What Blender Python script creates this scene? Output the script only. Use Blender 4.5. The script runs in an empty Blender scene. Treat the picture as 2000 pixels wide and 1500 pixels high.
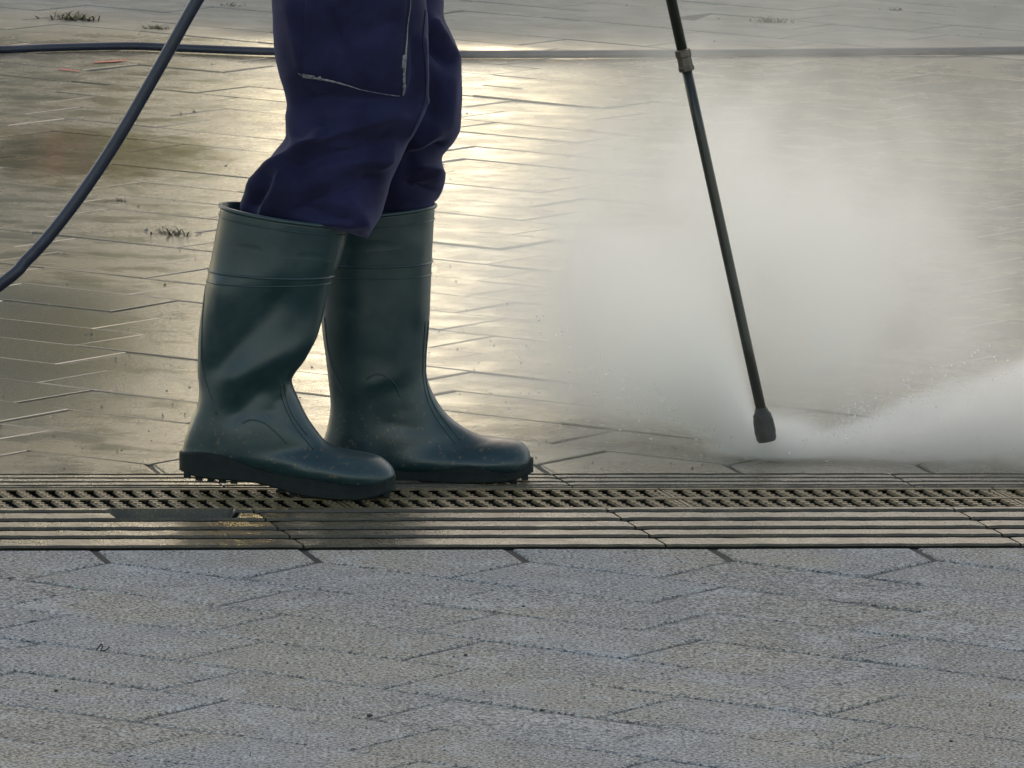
import bpy, bmesh, math, random
from mathutils import Vector, Matrix, noise as mnoise
R = math.radians
random.seed(7)
sc = bpy.context.scene
col = sc.collection

# ------------------------------------------------------------------ camera, light, exposure
W_PX, H_PX, FPX = 2000, 1500, 17700.0
CAM_H, PITCH, ROLL = 1.82, 7.57, 2.0
cam_d = bpy.data.cameras.new('camera')
cam_d.sensor_width = 36.0
cam_d.lens = 36.0 * FPX / W_PX
cam_d.clip_start = 0.5
cam_d.clip_end = 5000
cam = bpy.data.objects.new('camera', cam_d)
col.objects.link(cam)
CR = Matrix.Rotation(R(90 - PITCH), 3, 'X') @ Matrix.Rotation(R(ROLL), 3, 'Z')
cam.matrix_world = Matrix.Translation((0, 0, CAM_H)) @ CR.to_4x4()
sc.camera = cam

SUN_EL, SUN_AZ = 29.0, -1.5          # degrees; azimuth clockwise from +Y
world = bpy.data.worlds.new('World')
sc.world = world
world.use_nodes = True
wn = world.node_tree
sky = wn.nodes.new('ShaderNodeTexSky')
sky.sky_type = 'NISHITA'
sky.sun_disc = False
sky.sun_elevation = R(SUN_EL)
sky.sun_rotation = R(SUN_AZ)
sky.dust_density = 0.5
sky.air_density = 1.0
bg = wn.nodes['Background']
bg.inputs['Strength'].default_value = 0.15
wn.links.new(sky.outputs[0], bg.inputs['Color'])

sun_d = bpy.data.lights.new('sun', 'SUN')
sun_d.energy = 0.6
sun_d.angle = R(100)
sun_d.color = (1.0, 0.80, 0.48)
sun = bpy.data.objects.new('sun', sun_d)
col.objects.link(sun)
sd = Vector((math.sin(R(SUN_AZ)) * math.cos(R(SUN_EL)), math.cos(R(SUN_AZ)) * math.cos(R(SUN_EL)), math.sin(R(SUN_EL))))
sun.rotation_euler = sd.to_track_quat('Z', 'Y').to_euler()
sun.location = sd * 80

sc.view_settings.view_transform = 'Standard'
sc.view_settings.look = 'None'
sc.view_settings.gamma = 1
sc.view_settings.use_curve_mapping = False
sc.view_settings.exposure = 0.98
sc.view_settings.use_white_balance = True
sc.view_settings.white_balance_temperature = 8300
sc.render.engine = 'CYCLES'
sc.cycles.use_denoising = True
sc.cycles.volume_bounces = 7
sc.cycles.max_bounces = 12
sc.cycles.volume_step_rate = 1.0
sc.cycles.sample_clamp_indirect = 6

# ------------------------------------------------------------------ helpers
def ray(px, py):
    return CR @ Vector(((px - W_PX / 2) / FPX, -(py - H_PX / 2) / FPX, -1.0))
def at(px, py, Y):
    d = ray(px, py)
    return Vector((0, 0, CAM_H)) + d * (Y / d.y)
def G(px, py, z=0.0):
    d = ray(px, py)
    return Vector((0, 0, CAM_H)) + d * ((z - CAM_H) / d.z)
def topx(p):
    q = CR.transposed() @ (Vector(p) - Vector((0, 0, CAM_H)))
    return (W_PX / 2 + FPX * q.x / -q.z, H_PX / 2 - FPX * q.y / -q.z)

def mesh_obj(name, verts, faces, mat=None, parent=None, smooth=False, link=True):
    me = bpy.data.meshes.new(name)
    me.from_pydata([tuple(v) for v in verts], [], faces)
    me.update()
    if smooth:
        me.polygons.foreach_set('use_smooth', [True] * len(me.polygons))
    if mat:
        me.materials.append(mat)
    return inst(name, me, parent)
def inst(name, me, parent=None, mw=None):
    o = bpy.data.objects.new(name, me)
    col.objects.link(o)
    if parent:
        o.parent = parent
    if mw is not None:
        o.matrix_local = mw
    return o
def from_bm(name, bm, mat=None, parent=None, smooth=False):
    bmesh.ops.recalc_face_normals(bm, faces=bm.faces)
    me = bpy.data.meshes.new(name)
    bm.to_mesh(me); bm.free()
    if smooth:
        me.polygons.foreach_set('use_smooth', [True] * len(me.polygons))
    if mat:
        me.materials.append(mat)
    return inst(name, me, parent)
def tag(o, label=None, cat=None, group=None, kind=None):
    if label: o['label'] = label
    if cat: o['category'] = cat
    if group: o['group'] = group
    if kind: o['kind'] = kind
    return o
def empty(name, loc=(0, 0, 0)):
    o = bpy.data.objects.new(name, None)
    col.objects.link(o)
    o.location = loc
    o.empty_display_size = 0.1
    return o
def box(bm, x0, x1, y0, y1, z0, z1, mw=None):
    vs = [bm.verts.new((x, y, z)) for z in (z0, z1) for y in (y0, y1) for x in (x0, x1)]
    if mw is not None:
        for v in vs: v.co = mw @ v.co
    for f in ((0, 2, 3, 1), (4, 5, 7, 6), (0, 1, 5, 4), (1, 3, 7, 5), (3, 2, 6, 7), (2, 0, 4, 6)):
        bm.faces.new([vs[i] for i in f])
def crom(pts, n):
    """resample a list of equal-length tuples with Catmull-Rom, n points per span"""
    out = []
    m = len(pts)
    for i in range(m - 1):
        p0 = pts[max(i - 1, 0)]; p1 = pts[i]; p2 = pts[i + 1]; p3 = pts[min(i + 2, m - 1)]
        for k in range(n):
            t = k / n
            out.append(tuple(0.5 * (2 * b + (c - a) * t + (2 * a - 5 * b + 4 * c - d) * t * t + (3 * b - a - 3 * c + d) * t ** 3)
                             for a, b, c, d in zip(p0, p1, p2, p3)))
    out.append(tuple(pts[-1]))
    return out
def tube(pts, rad, seg=10, closed=False, caps=True):
    """verts, faces of a tube along world points; rad a number or list"""
    pts = [Vector(p) for p in pts]
    n = len(pts)
    V, F = [], []
    up = Vector((0.13, 0.2, 0.97))
    prev = None
    for i, p in enumerate(pts):
        t = (pts[min(i + 1, n - 1)] - pts[max(i - 1, 0)]).normalized()
        if prev is None:
            a = t.cross(up)
            if a.length < 0.1: a = t.cross(Vector((1, 0, 0)))
        else:
            a = prev - t * prev.dot(t)
        a.normalize(); prev = a
        b = t.cross(a)
        r = rad[i] if isinstance(rad, (list, tuple)) else rad
        for k in range(seg):
            w = 2 * math.pi * k / seg
            V.append(p + (a * math.cos(w) + b * math.sin(w)) * r)
    for i in range(n - 1):
        for k in range(seg):
            F.append((i * seg + k, i * seg + (k + 1) % seg, (i + 1) * seg + (k + 1) % seg, (i + 1) * seg + k))
    if caps:
        F.append(tuple(range(seg - 1, -1, -1)))
        F.append(tuple(range((n - 1) * seg, n * seg)))
    return V, F

# ------------------------------------------------------------------ node helpers
class NT:
    def __init__(s, name):
        s.m = bpy.data.materials.new(name)
        s.m.use_nodes = True
        s.t = s.m.node_tree
        s.b = s.t.nodes.get('Principled BSDF')
        s.out = s.t.nodes.get('Material Output')
    def n(s, typ, **kw):
        nd = s.t.nodes.new(typ)
        for k, v in kw.items():
            setattr(nd, k, v)
        return nd
    def l(s, a, b): s.t.links.new(a, b)
    def inp(s, sock, v):
        if hasattr(v, 'is_linked') or hasattr(v, 'links'): s.l(v, sock)
        else: sock.default_value = v
    def pos(s):
        return s.n('ShaderNodeNewGeometry').outputs['Position']
    def noise(s, vec, scale, detail=3, rough=0.55, dist=0.0):
        nd = s.n('ShaderNodeTexNoise')
        s.l(vec, nd.inputs['Vector'])
        nd.inputs['Scale'].default_value = scale
        nd.inputs['Detail'].default_value = detail
        nd.inputs['Roughness'].default_value = rough
        nd.inputs['Distortion'].default_value = dist
        return nd.outputs['Fac']
    def math(s, op, a, b=0.0, c=None, clamp=False):
        nd = s.n('ShaderNodeMath', operation=op)
        nd.use_clamp = clamp
        s.inp(nd.inputs[0], a); s.inp(nd.inputs[1], b)
        if c is not None: s.inp(nd.inputs[2], c)
        return nd.outputs[0]
    def rng(s, v, a, b, c=0.0, d=1.0, smooth=True):
        nd = s.n('ShaderNodeMapRange')
        nd.interpolation_type = 'SMOOTHSTEP' if smooth else 'LINEAR'
        s.inp(nd.inputs['Value'], v)
        for k, x in zip(('From Min', 'From Max', 'To Min', 'To Max'), (a, b, c, d)):
            s.inp(nd.inputs[k], x)
        return nd.outputs['Result']
    def mix(s, f, a, b):
        nd = s.n('ShaderNodeMix', data_type='RGBA')
        s.inp(nd.inputs[0], f)
        for i, v in ((6, a), (7, b)):
            if isinstance(v, tuple): nd.inputs[i].default_value = v if len(v) == 4 else v + (1,)
            else: s.l(v, nd.inputs[i])
        return nd.outputs[2]
    def mixf(s, f, a, b):
        nd = s.n('ShaderNodeMix', data_type='FLOAT')
        s.inp(nd.inputs[0], f); s.inp(nd.inputs[2], a); s.inp(nd.inputs[3], b)
        return nd.outputs[0]
    def bump(s, h, dist, strength=1.0, normal=None):
        nd = s.n('ShaderNodeBump')
        s.l(h, nd.inputs['Height'])
        nd.inputs['Distance'].default_value = dist
        nd.inputs['Strength'].default_value = strength
        if normal: s.l(normal, nd.inputs['Normal'])
        return nd.outputs['Normal']
    def sep(s, vec):
        nd = s.n('ShaderNodeSeparateXYZ'); s.l(vec, nd.inputs[0]); return nd.outputs
    def map(s, vec, scale=(1, 1, 1), rot=(0, 0, 0), loc=(0, 0, 0)):
        nd = s.n('ShaderNodeMapping')
        s.l(vec, nd.inputs['Vector'])
        nd.inputs['Scale'].default_value = scale
        nd.inputs['Rotation'].default_value = rot
        nd.inputs['Location'].default_value = loc
        return nd.outputs[0]
    def set(s, **kw):
        for k, v in kw.items():
            k = k.replace('_', ' ')
            i = s.b.inputs[k]
            if isinstance(v, tuple): i.default_value = v if len(v) == 4 else v + (1,)
            else: s.inp(i, v)
        return s.m

# ------------------------------------------------------------------ the drain's own frame
O = G(1000, 1070.5)
U = (G(2000, 1068) - G(0, 1073)).normalized()
Vv = Vector((U.y, -U.x, 0))            # towards the camera
def UV(u, v, z=0.0):
    return O + U * u + Vv * v + Vector((0, 0, z))
def uv_of(px, py, z=0.0):
    d = G(px, py, z) - O
    return d.dot(U), d.dot(Vv)
FR = Matrix(((U.x, -Vv.x, 0, O.x), (U.y, -Vv.y, 0, O.y), (0, 0, 1, 0), (0, 0, 0, 1)))  # local x along drain, y away, z up
def rv(y, x=1000): return -uv_of(x, y)[1]         # distance behind the front kerb edge
print('drain yaw', math.degrees(math.atan2(U.y, U.x)), 'scale', (topx(UV(.1, 0))[0] - topx(UV(0, 0))[0]) * 10,
      'v100mm', [b - a for a, b in zip(topx(UV(0, 0)), topx(UV(0, .1)))], 'rows', [(y, round(rv(y), 3)) for y in (930, 955, 994, 1001, 1070)])

# ------------------------------------------------------------------ materials
def rel(s, c):
    nd = s.n('ShaderNodeVectorMath', operation='SUBTRACT')
    s.l(s.pos(), nd.inputs[0]); nd.inputs[1].default_value = tuple(c)
    return nd.outputs[0]
def mat_dry():
    s = NT('dry concrete')
    p = s.pos()
    oi = s.n('ShaderNodeObjectInfo').outputs['Random']
    big = s.noise(p, 2.6, 3)
    mid = s.noise(s.map(p, loc=(1, 5, 0)), 13, 4, 0.65)
    fine = s.noise(p, 210, 3, 0.75)
    fine2 = s.noise(s.map(p, loc=(3, 7, 1)), 95, 4, 0.75)
    c = s.mix(s.rng(big, .36, .62), (.27, .28, .285), (.33, .295, .235))
    c = s.mix(s.math('MULTIPLY', oi, .6), c, (.25, .225, .19))
    c = s.mix(s.rng(mid, .5, .75, 0, .7), c, (.42, .43, .43))
    c = s.mix(s.rng(mid, .48, .28, 0, .6), c, (.15, .15, .155))
    eff = s.noise(s.map(p, loc=(7, 3, 2), scale=(1, .7, 1)), 5.5, 5, .7)
    c = s.mix(s.rng(eff, .54, .70, 0, .6), c, (.43, .445, .455))
    c = s.mix(s.rng(eff, .40, .28, 0, .5), c, (.19, .175, .145))
    c = s.mix(s.rng(fine, .51, .62, 0, .75), c, (.58, .56, .52))
    c = s.mix(s.rng(fine, .49, .38, 0, .92), c, (.035, .035, .038))
    c = s.mix(s.rng(fine2, .43, .34, 0, .85), c, (.04, .04, .043))
    h = s.math('ADD', fine, s.math('MULTIPLY', fine2, 1.3))
    nb = s.bump(h, .0022, 1.0)
    nb = s.bump(mid, .005, .6, nb)
    return s.set(Base_Color=c, Roughness=.9, Normal=nb, **{'Specular_IOR_Level': .25})

def mat_wet():
    s = NT('wet concrete')
    p = s.pos()
    x, y, z = s.sep(p)
    oi = s.n('ShaderNodeObjectInfo').outputs['Random']
    big = s.noise(p, 1.6, 3)
    mid = s.noise(s.map(p, loc=(4, 2, 0)), 9, 4, .6)
    fine = s.noise(p, 300, 2, .7)
    fine2 = s.noise(p, 110, 3, .65)
    # the far part behind the hose has not been washed yet
    edge = s.math('ADD', y, s.math('MULTIPLY', big, 1.2))
    dry = s.rng(edge, YH + .35, YH + 1.3)
    c = s.mix(s.rng(big, .35, .65), (.175, .15, .105), (.225, .175, .105))
    c = s.mix(s.math('MULTIPLY', oi, .5), c, (.135, .12, .09))
    c = s.mix(s.rng(mid, .5, .75, 0, .5), c, (.22, .195, .15))
    cd = s.mix(s.rng(mid, .4, .65), (.22, .21, .175), (.29, .275, .235))
    c = s.mix(dry, c, cd)
    c = s.mix(s.rng(fine, .46, .3, 0, .55), c, (.07, .07, .065))
    c = s.mix(s.rng(fine, .54, .74, 0, .4), c, (.36, .35, .31))
    film = s.math('EXPONENT', s.math('MULTIPLY', s.math('POWER', s.math('DIVIDE', s.math('SUBTRACT', s.math('ADD', y, s.math('MULTIPLY', big, .8)), G(200, 690).y + .4), .75), 2.0), -1.0))
    film = s.math('MULTIPLY', film, s.rng(x, G(420, 690).x + .05, G(330, 690).x - .25))
    wet = s.math('MAXIMUM', s.rng(mid, .40, .68, 0, .8), film)     # 1 = smooth film, 0 = grain stands out of it
    ro = s.mixf(wet, .28, .14)
    ro = s.mixf(film, ro, .12)
    ro = s.mixf(dry, ro, .75)
    bs = s.mixf(wet, 1.0, .45)
    h = s.math('MULTIPLY', s.math('ADD', fine, fine2), bs)
    nb = s.bump(h, .0005, .7)
    nb = s.bump(s.noise(p, 30, 2), .0002, .4, nb)
    return s.set(Base_Color=c, Roughness=ro, Normal=nb, IOR=1.33, **{'Specular_IOR_Level': .42})

def mat_joint(name, a, b):
    s = NT(name)
    p = s.pos()
    f = s.noise(p, 220, 3, .7)
    m = s.noise(p, 7, 4, .65)
    c = s.mix(s.rng(m, .44, .6), a, b)
    c = s.mix(s.rng(f, .45, .65, 0, .6), c, (.03, .03, .032))
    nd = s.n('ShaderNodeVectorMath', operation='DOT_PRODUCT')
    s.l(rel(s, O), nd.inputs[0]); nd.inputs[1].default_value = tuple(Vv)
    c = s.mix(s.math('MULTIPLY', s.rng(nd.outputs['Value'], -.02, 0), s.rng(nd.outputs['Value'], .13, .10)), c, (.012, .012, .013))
    return s.set(Base_Color=c, Roughness=.8, Normal=s.bump(f, .004, 1.0))

def mat_kerb():
    s = NT('drain kerb concrete')
    p = s.pos()
    mid = s.noise(p, 18, 4, .6)
    fine = s.noise(p, 240, 2, .7)
    st = s.noise(s.map(p, scale=(1, 1, 1), loc=(9, 1, 0)), 5, 4, .6)
    c = s.mix(s.rng(mid, .35, .7), (.055, .045, .026), (.105, .085, .048))
    c = s.mix(s.rng(st, .52, .7, 0, .7), c, (.04, .036, .026))
    c = s.mix(s.rng(fine, .45, .3, 0, .6), c, (.05, .048, .04))
    c = s.mix(s.rng(fine, .55, .75, 0, .4), c, (.24, .21, .15))
    ro = s.mixf(s.rng(mid, .35, .65), .40, .20)
    nb = s.bump(fine, .0011, .9)
    nb = s.bump(s.noise(p, 60, 3), .0012, .5, nb)
    return s.set(Base_Color=c, Roughness=ro, Normal=nb)

def mat_simple(name, colr, rough, spec=.5, metal=0.0, nscale=None, namt=.5, dark=.6, bump=None):
    s = NT(name)
    p = s.n('ShaderNodeTexCoord').outputs['Object']
    c = colr
    if nscale:
        f = s.noise(p, nscale, 4, .6)
        c = s.mix(s.rng(f, .35, .7, 0, namt), colr, tuple(k * dark for k in colr))
        if bump:
            s.set(Normal=s.bump(s.noise(p, bump[0], 3), bump[1], .6))
    s.set(Base_Color=c, Roughness=rough, Metallic=metal)
    s.b.inputs['Specular IOR Level'].default_value = spec
    return s.m

def mat_rubber():
    s = NT('boot rubber')
    p = s.pos()
    m = s.noise(p, 26, 4, .6)
    f = s.noise(p, 330, 2, .6)
    z = s.sep(p)[2]
    c = s.mix(s.rng(m, .4, .7), (.013, .035, .040), (.020, .046, .050))
    spl = s.math('MULTIPLY', s.rng(s.noise(p, 160, 2, .5), .62, .70), s.rng(z, .16, .05))
    c = s.mix(s.math('MULTIPLY', spl, .8), c, (.10, .085, .06))
    ro = s.rng(m, .3, .7, .32, .46)
    nb = s.bump(f, .0002, .5)
    return s.set(Base_Color=c, Roughness=ro, Normal=nb)

def mat_cloth():
    s = NT('navy work cloth')
    p = s.pos()
    w = s.noise(s.map(p, rot=(0, .3, 0)), 900, 1, .5)
    m = s.noise(p, 11, 4, .6)
    c = s.mix(s.rng(m, .38, .68), (.010, .0105, .034), (.017, .0175, .056))
    st = s.noise(s.map(p, loc=(2, 0, 5)), 40, 3, .6)
    c = s.mix(s.rng(st, .66, .74, 0, .6), c, (.008, .008, .016))
    s.set(Base_Color=c, Roughness=.85, Normal=s.bump(w, .0005, .6))
    s.b.inputs['Specular IOR Level'].default_value = .2
    s.b.inputs['Sheen Weight'].default_value = .22
    s.b.inputs['Sheen Roughness'].default_value = .4
    s.b.inputs['Sheen Tint'].default_value = (.40, .42, .75, 1)
    return s.m

YH = G(1000, 100).y
M = {
    'dry': mat_dry(), 'wet': mat_wet(), 'kerb': mat_kerb(),
    'joint_dry': mat_joint('dry joint sand', (.05, .05, .052), (.24, .235, .22)),
    'joint_wet': mat_joint('wet joint sand', (.06, .055, .045), (.10, .09, .07)),
    'iron': mat_simple('rusty grate iron', (.17, .125, .06), .5, nscale=70, namt=.9, dark=.4, bump=(260, .0015)),
    'groove_shade': mat_simple('black silt', (.008, .007, .005), .85, spec=.15, nscale=120, namt=.6, dark=2.0),  # painted shade for the kerb grooves and edge faces
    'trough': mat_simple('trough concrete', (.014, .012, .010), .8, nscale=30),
    'rubber': mat_rubber(),
    'sole': mat_simple('boot sole rubber', (.008, .0125, .0125), .7, spec=.25, nscale=60, namt=.6, dark=1.8, bump=(300, .0006)),
    'cloth': mat_cloth(),
    'trim': mat_simple('worn reflective trim', (.20, .205, .225), .5, nscale=260, namt=.95, dark=.25),
    'hose': mat_simple('hose rubber', (.012, .016, .030), .42, nscale=40, namt=.5, dark=1.9, bump=(200, .0006)),
    'lance': mat_simple('lance steel tube', (.018, .021, .016), .38, nscale=50, namt=.5, dark=.6),
    'collar': mat_simple('brass collar', (.10, .08, .06), .45, metal=.3, nscale=90, namt=.6, dark=.5),
    'nozzle': mat_simple('nozzle rubber', (.009, .010, .008), .55, nscale=120, namt=.6, dark=1.8, bump=(240, .0008)),
    'weed': mat_simple('weed leaves', (.16, .145, .07), .7, nscale=50, namt=.6, dark=.5),
    'weed_dark': mat_simple('dead weed', (.11, .10, .065), .8),
    'red': mat_simple('red paint', (.62, .05, .035), .5, nscale=150, namt=.5, dark=.7),
    'stone': mat_simple('dark pebble', (.025, .025, .027), .7),
    'stone_pale': mat_simple('pale pebble', (.55, .55, .53), .7),
    'grit': mat_simple('grit', (.10, .098, .09), .85, nscale=300, namt=1, dark=2.2),
    'skin': mat_simple('skin', (.42, .25, .18), .5),
    'hair': mat_simple('hair', (.03, .02, .015), .6),
    'wall_a': mat_simple('plaster brown', (.50, .44, .34), .85, nscale=1.5, namt=.4, dark=.8),
    'wall_b': mat_simple('plaster grey', (.33, .34, .31), .85, nscale=1.5, namt=.4, dark=.85),
    'roof': mat_simple('roof tiles', (.12, .06, .045), .8),
    'pane': mat_simple('window glass', (.02, .025, .03), .08),
    'frame': mat_simple('window frame', (.5, .5, .48), .5),
    'leaf': mat_simple('shrub leaves', (.62, .60, .07), .5, nscale=3, namt=.6, dark=.5),
    'flower': mat_simple('red petals', (.9, .03, .08), .5),
    'bark': mat_simple('bark', (.06, .045, .03), .9),
    'leaf_d': mat_simple('tree leaves', (.06, .09, .035), .55, nscale=2, namt=.6, dark=.5),
}

# ------------------------------------------------------------------ ground sheets (front and rear of the drain)
V0 = rv(929.5)                          # far edge of the drain, metres behind the front edge
UL = 4.0                                # half length of the drain that is built
def sheet(name, quads, mat, label=None):
    vs, fs = [], []
    for (u0, u1, a, b, z) in quads:
        k = len(vs)
        vs += [FR @ Vector((u0, a, z)), FR @ Vector((u1, a, z)), FR @ Vector((u1, b, z)), FR @ Vector((u0, b, z))]
        fs.append((k, k + 1, k + 2, k + 3))
    o = mesh_obj(name, vs, fs, mat)
    o['kind'] = 'structure'
    if label: o['label'] = label
    return o
ZJ = -0.0028
sheet('ground', [(-1500, 1500, -300, 0, ZJ), ], M['joint_dry'], 'bedding sand between the dry pavers in front')
sheet('ground', [(-1500, 1500, V0, 2500, ZJ), (-1500, -UL, 0, V0, ZJ), (UL, 1500, 0, V0, ZJ)], M['joint_wet'], 'wet bedding sand between the pavers behind the drain')

# ------------------------------------------------------------------ pavers
def paver_mesh(name, poly, mat, bev=.0045, th=.05, jit=.0012, seed=0):
    """poly: 2D outline ccw; rounded top edge; top at z=0"""
    rnd = random.Random(seed)
    bm = bmesh.new()
    n = len(poly)
    cx = sum(p[0] for p in poly) / n; cy = sum(p[1] for p in poly) / n
    def inset(d):
        out = []
        for i in range(n):
            p = Vector(poly[i]); a = Vector(poly[i - 1]); b = Vector(poly[(i + 1) % n])
            e1 = (p - a).normalized(); e2 = (b - p).normalized()
            n1 = Vector((-e1.y, e1.x)); n2 = Vector((-e2.y, e2.x))
            k = (n1 + n2); k = k / max(k.dot(n1), .35)
            out.append(p + k * d)
        return out
    jz = [(rnd.uniform(-1, 1) * jit, rnd.uniform(-1, 1) * jit) for _ in range(n)]
    rings = []
    for d, z in ((0, -th), (0, -bev), (bev * .35, -bev * .3), (bev * 1.15, 0)):
        rings.append([bm.verts.new((p.x + j[0], p.y + j[1], z)) for p, j in zip(inset(d), jz)])
    for a, b in zip(rings[:-1], rings[1:]):
        for i in range(n):
            bm.faces.new((a[i], a[(i + 1) % n], b[(i + 1) % n], b[i]))
    bm.faces.new(rings[-1])
    bmesh.ops.recalc_face_normals(bm, faces=bm.faces)
    me = bpy.data.meshes.new(name)
    bm.to_mesh(me); bm.free()
    me.materials.append(mat)
    return me

S2 = math.sqrt(.5)
gap = .0035
H0 = .105
def rect(l, w, g=gap):
    return [(g / 2, g / 2), (l - g / 2, g / 2), (l - g / 2, w - g / 2), (g / 2, w - g / 2)]
def in_view(pts, mx=60, my=40):
    xs = [topx(p) for p in pts]
    return max(x for x, y in xs) > -mx and min(x for x, y in xs) < W_PX + mx and max(y for x, y in xs) > -my and min(y for x, y in xs) < H_PX + my

def lay_paving(front, mat, u_anchor, label):
    """30 x 20 cm pavers laid at 45 degrees in one-third bond, edged by mitre stones along the drain"""
    sgn = -1 if front else 1
    base = -.006 if front else V0 + .006          # local y of the edge line
    par = empty('paving', FR @ Vector((0, base, 0)))
    par.rotation_euler = FR.to_euler()
    tag(par, label, kind='structure')
    loc = par.matrix_basis.copy()
    inv = loc.inverted() @ FR
    sd = 1 if front else 50
    rects = [paver_mesh('paver', rect(.3, .2, random.Random(sd + k).uniform(.002, .0042)), mat, seed=sd + k, jit=.0018,
                        bev=.0045 if front else random.Random(sd * 3 + k).uniform(.0010, .0042)) for k in range(14)]
    g = gap
    # mitre stone: local x along the drain, y away from the edge
    g = .0048
    cap = [(g, 0), (.2828 - g, 0), (.2828 - g, H0), (.1414, H0 + .1414 - g), (g, H0)]
    if front:
        cap = [(x, -y) for x, y in reversed(cap)]
    caps = [paver_mesh('edge_paver', cap, mat, seed=sd + 20 + k, bev=.004) for k in range(3)]
    rest = bmesh.new()
    cnt = 0
    rng = random.Random(3 + sd)
    def add(me, mw):
        nonlocal cnt
        zt = Matrix.Translation((0, 0, rng.uniform(-.0012, .0010)))
        mw = mw @ zt @ Matrix.Rotation(rng.gauss(0, .0022), 4, 'X') @ Matrix.Rotation(rng.gauss(0, .0022), 4, 'Y') @ Matrix.Rotation(rng.gauss(0, .0025), 4, 'Z')
        cs = [FR @ (mw @ v.co) for v in me.vertices[-4:]]
        if in_view(cs) and cnt < 296:
            inst(me.name.split('.')[0], me, par, inv @ mw)
            cnt += 1
        else:
            c = sum(cs, Vector()) / 4
            if abs(c.x) < 3.2 + .12 * c.y and 6 < c.y < 30:
                t = bmesh.new(); t.from_mesh(me)
                tm = bpy.data.meshes.new('tmp')
                bmesh.ops.transform(t, matrix=inv @ mw, verts=t.verts)
                t.to_mesh(tm); t.free()
                rest.from_mesh(tm)
                bpy.data.meshes.remove(tm)
    for i in range(-70, 71):
        ua = u_anchor + i * .2828
        if -UL < ua < UL:
            add(rng.choice(caps), Matrix.Translation((ua, base, 0)))
        # row i starts at the apex of the joint left of cap i
        if front:
            A = Vector((ua, base - H0, 0))
            ax = Vector((S2, -S2, 0)); ay = Vector((S2, S2, 0))      # along p, along q'
            for n in range(0, 30):
                o = A + ax * (.2 + .3 * n)
                if abs(o.x) > 7: continue
                mw = Matrix(((ax.x, ay.x, 0, o.x), (ax.y, ay.y, 0, o.y), (0, 0, 1, 0), (0, 0, 0, 1)))
                add(rng.choice(rects), mw)
        else:
            A = Vector((ua, base + H0, 0))
            ax = Vector((-S2, S2, 0)); ay = Vector((-S2, -S2, 0))    # along -p, along -q'
            for n in range(0, 60):
                o = A + Vector((S2, S2, 0)) * .2 + ax * (.3 * n)
                mw = Matrix(((ax.x, ay.x, 0, o.x), (ax.y, ay.y, 0, o.y), (0, 0, 1, 0), (0, 0, 0, 1)))
                wc = FR @ o
                if abs(wc.x) > 8 or wc.y > 30: continue
                add(rng.choice(rects), mw)
    me = bpy.data.meshes.new('paver_field'); rest.to_mesh(me); rest.free()
    me.materials.append(mat)
    o = inst('paver_field', me, par)
    o['kind'] = 'stuff'
    print('paving', front, 'parts', cnt, 'rest', len(me.polygons))
    return par
lay_paving(True, M['dry'], uv_of(183, 1073)[0], 'dry grey diagonal paving in front of the drain')
lay_paving(False, M['wet'], uv_of(1085, 930)[0], 'wet diagonal paving behind the drain')

# ------------------------------------------------------------------ drain channel
drain = empty('drain_channel', FR @ Vector((0, 0, 0)))
drain.rotation_euler = FR.to_euler()
tag(drain, 'concrete drain channel with ribbed kerbs and a rusty slotted grate crossing the paving', 'drain')
ZK = .004
yg0, yg1 = rv(996.5), rv(956.5)          # grate front / back edge
yf1 = yg0 - .002                         # front kerb: 0 .. yf1
def ribbed(name, y0, y1, x0, x1, grooves, mat, seed, skip=None):
    """kerb stone with grooves (list of (ya, yb)) cut into its top"""
    rnd = random.Random(seed)
    n = max(8, int((x1 - x0) / .012))
    ys = [(y0, -.03), (y0 + .0005, ZK - .003), (y0 + .003, ZK)]
    for a, b in grooves:
        ys += [(a - .0015, ZK), (a + .0012, ZK - .0035), (a + .0022, ZK - .016), (b - .0022, ZK - .016), (b - .0012, ZK - .0035), (b + .0015, ZK)]
    ys += [(y1 - .003, ZK), (y1 - .0005, ZK - .003), (y1, -.03)]
    V, F = [], []
    m = len(ys)
    for i in range(n + 1):
        x = x0 + (x1 - x0) * i / n
        for k, (y, z) in enumerate(ys):
            jy = mnoise.noise(Vector((x * 28 + seed * 3.1, y * 60, k * .7))) * .0006 + mnoise.noise(Vector((x * 110 + seed, y * 200, k))) * .0007
            jz = mnoise.noise(Vector((x * 30, y * 90, seed))) * .0006
            zz = z + jz
            if k in (0, m - 1): jy = 0; zz = z
            if skip and skip[0] < x < skip[1] and skip[2] < y < skip[3]:
                zz = min(zz, ZK - .017)
            e = min(i, n - i)
            if e == 0 and z > -.02: zz -= .0008
            V.append((x, y + jy, zz))
    for i in range(n):
        for k in range(m - 1):
            F.append((i * m + k, (i + 1) * m + k, (i + 1) * m + k + 1, i * m + k + 1))
    F.append(tuple(range(m)))
    F.append(tuple(range((n + 1) * m - 1, n * m - 1, -1)))
    o = mesh_obj(name, V, F, mat, drain)
    o.data.materials.append(M['groove_shade'])  # second slot: shade of grooves and kerb sides put into the colour
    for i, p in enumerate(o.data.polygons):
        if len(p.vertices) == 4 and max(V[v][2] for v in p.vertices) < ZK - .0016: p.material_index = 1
    return o
def groove_rows(rows, half, x=1000):
    return sorted([(rv(r, x) - half, rv(r, x) + half) for r in rows])
gf = groove_rows((1003.5, 1020, 1037, 1053.5), .0160)
gf[-1] = (gf[-1][0] + .002, gf[-1][1] - .002)
gr = groove_rows((931.5, 938.5, 946, 953), .0066) 
skx0, skx1 = uv_of(225, 1008)[0], uv_of(458, 1012)[0]
sk = (skx0, skx1, gf[-1][0] - .012, yf1 - .004)
u1 = uv_of(1195, 1005)[0]
u2 = uv_of(1748, 935)[0]
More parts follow.
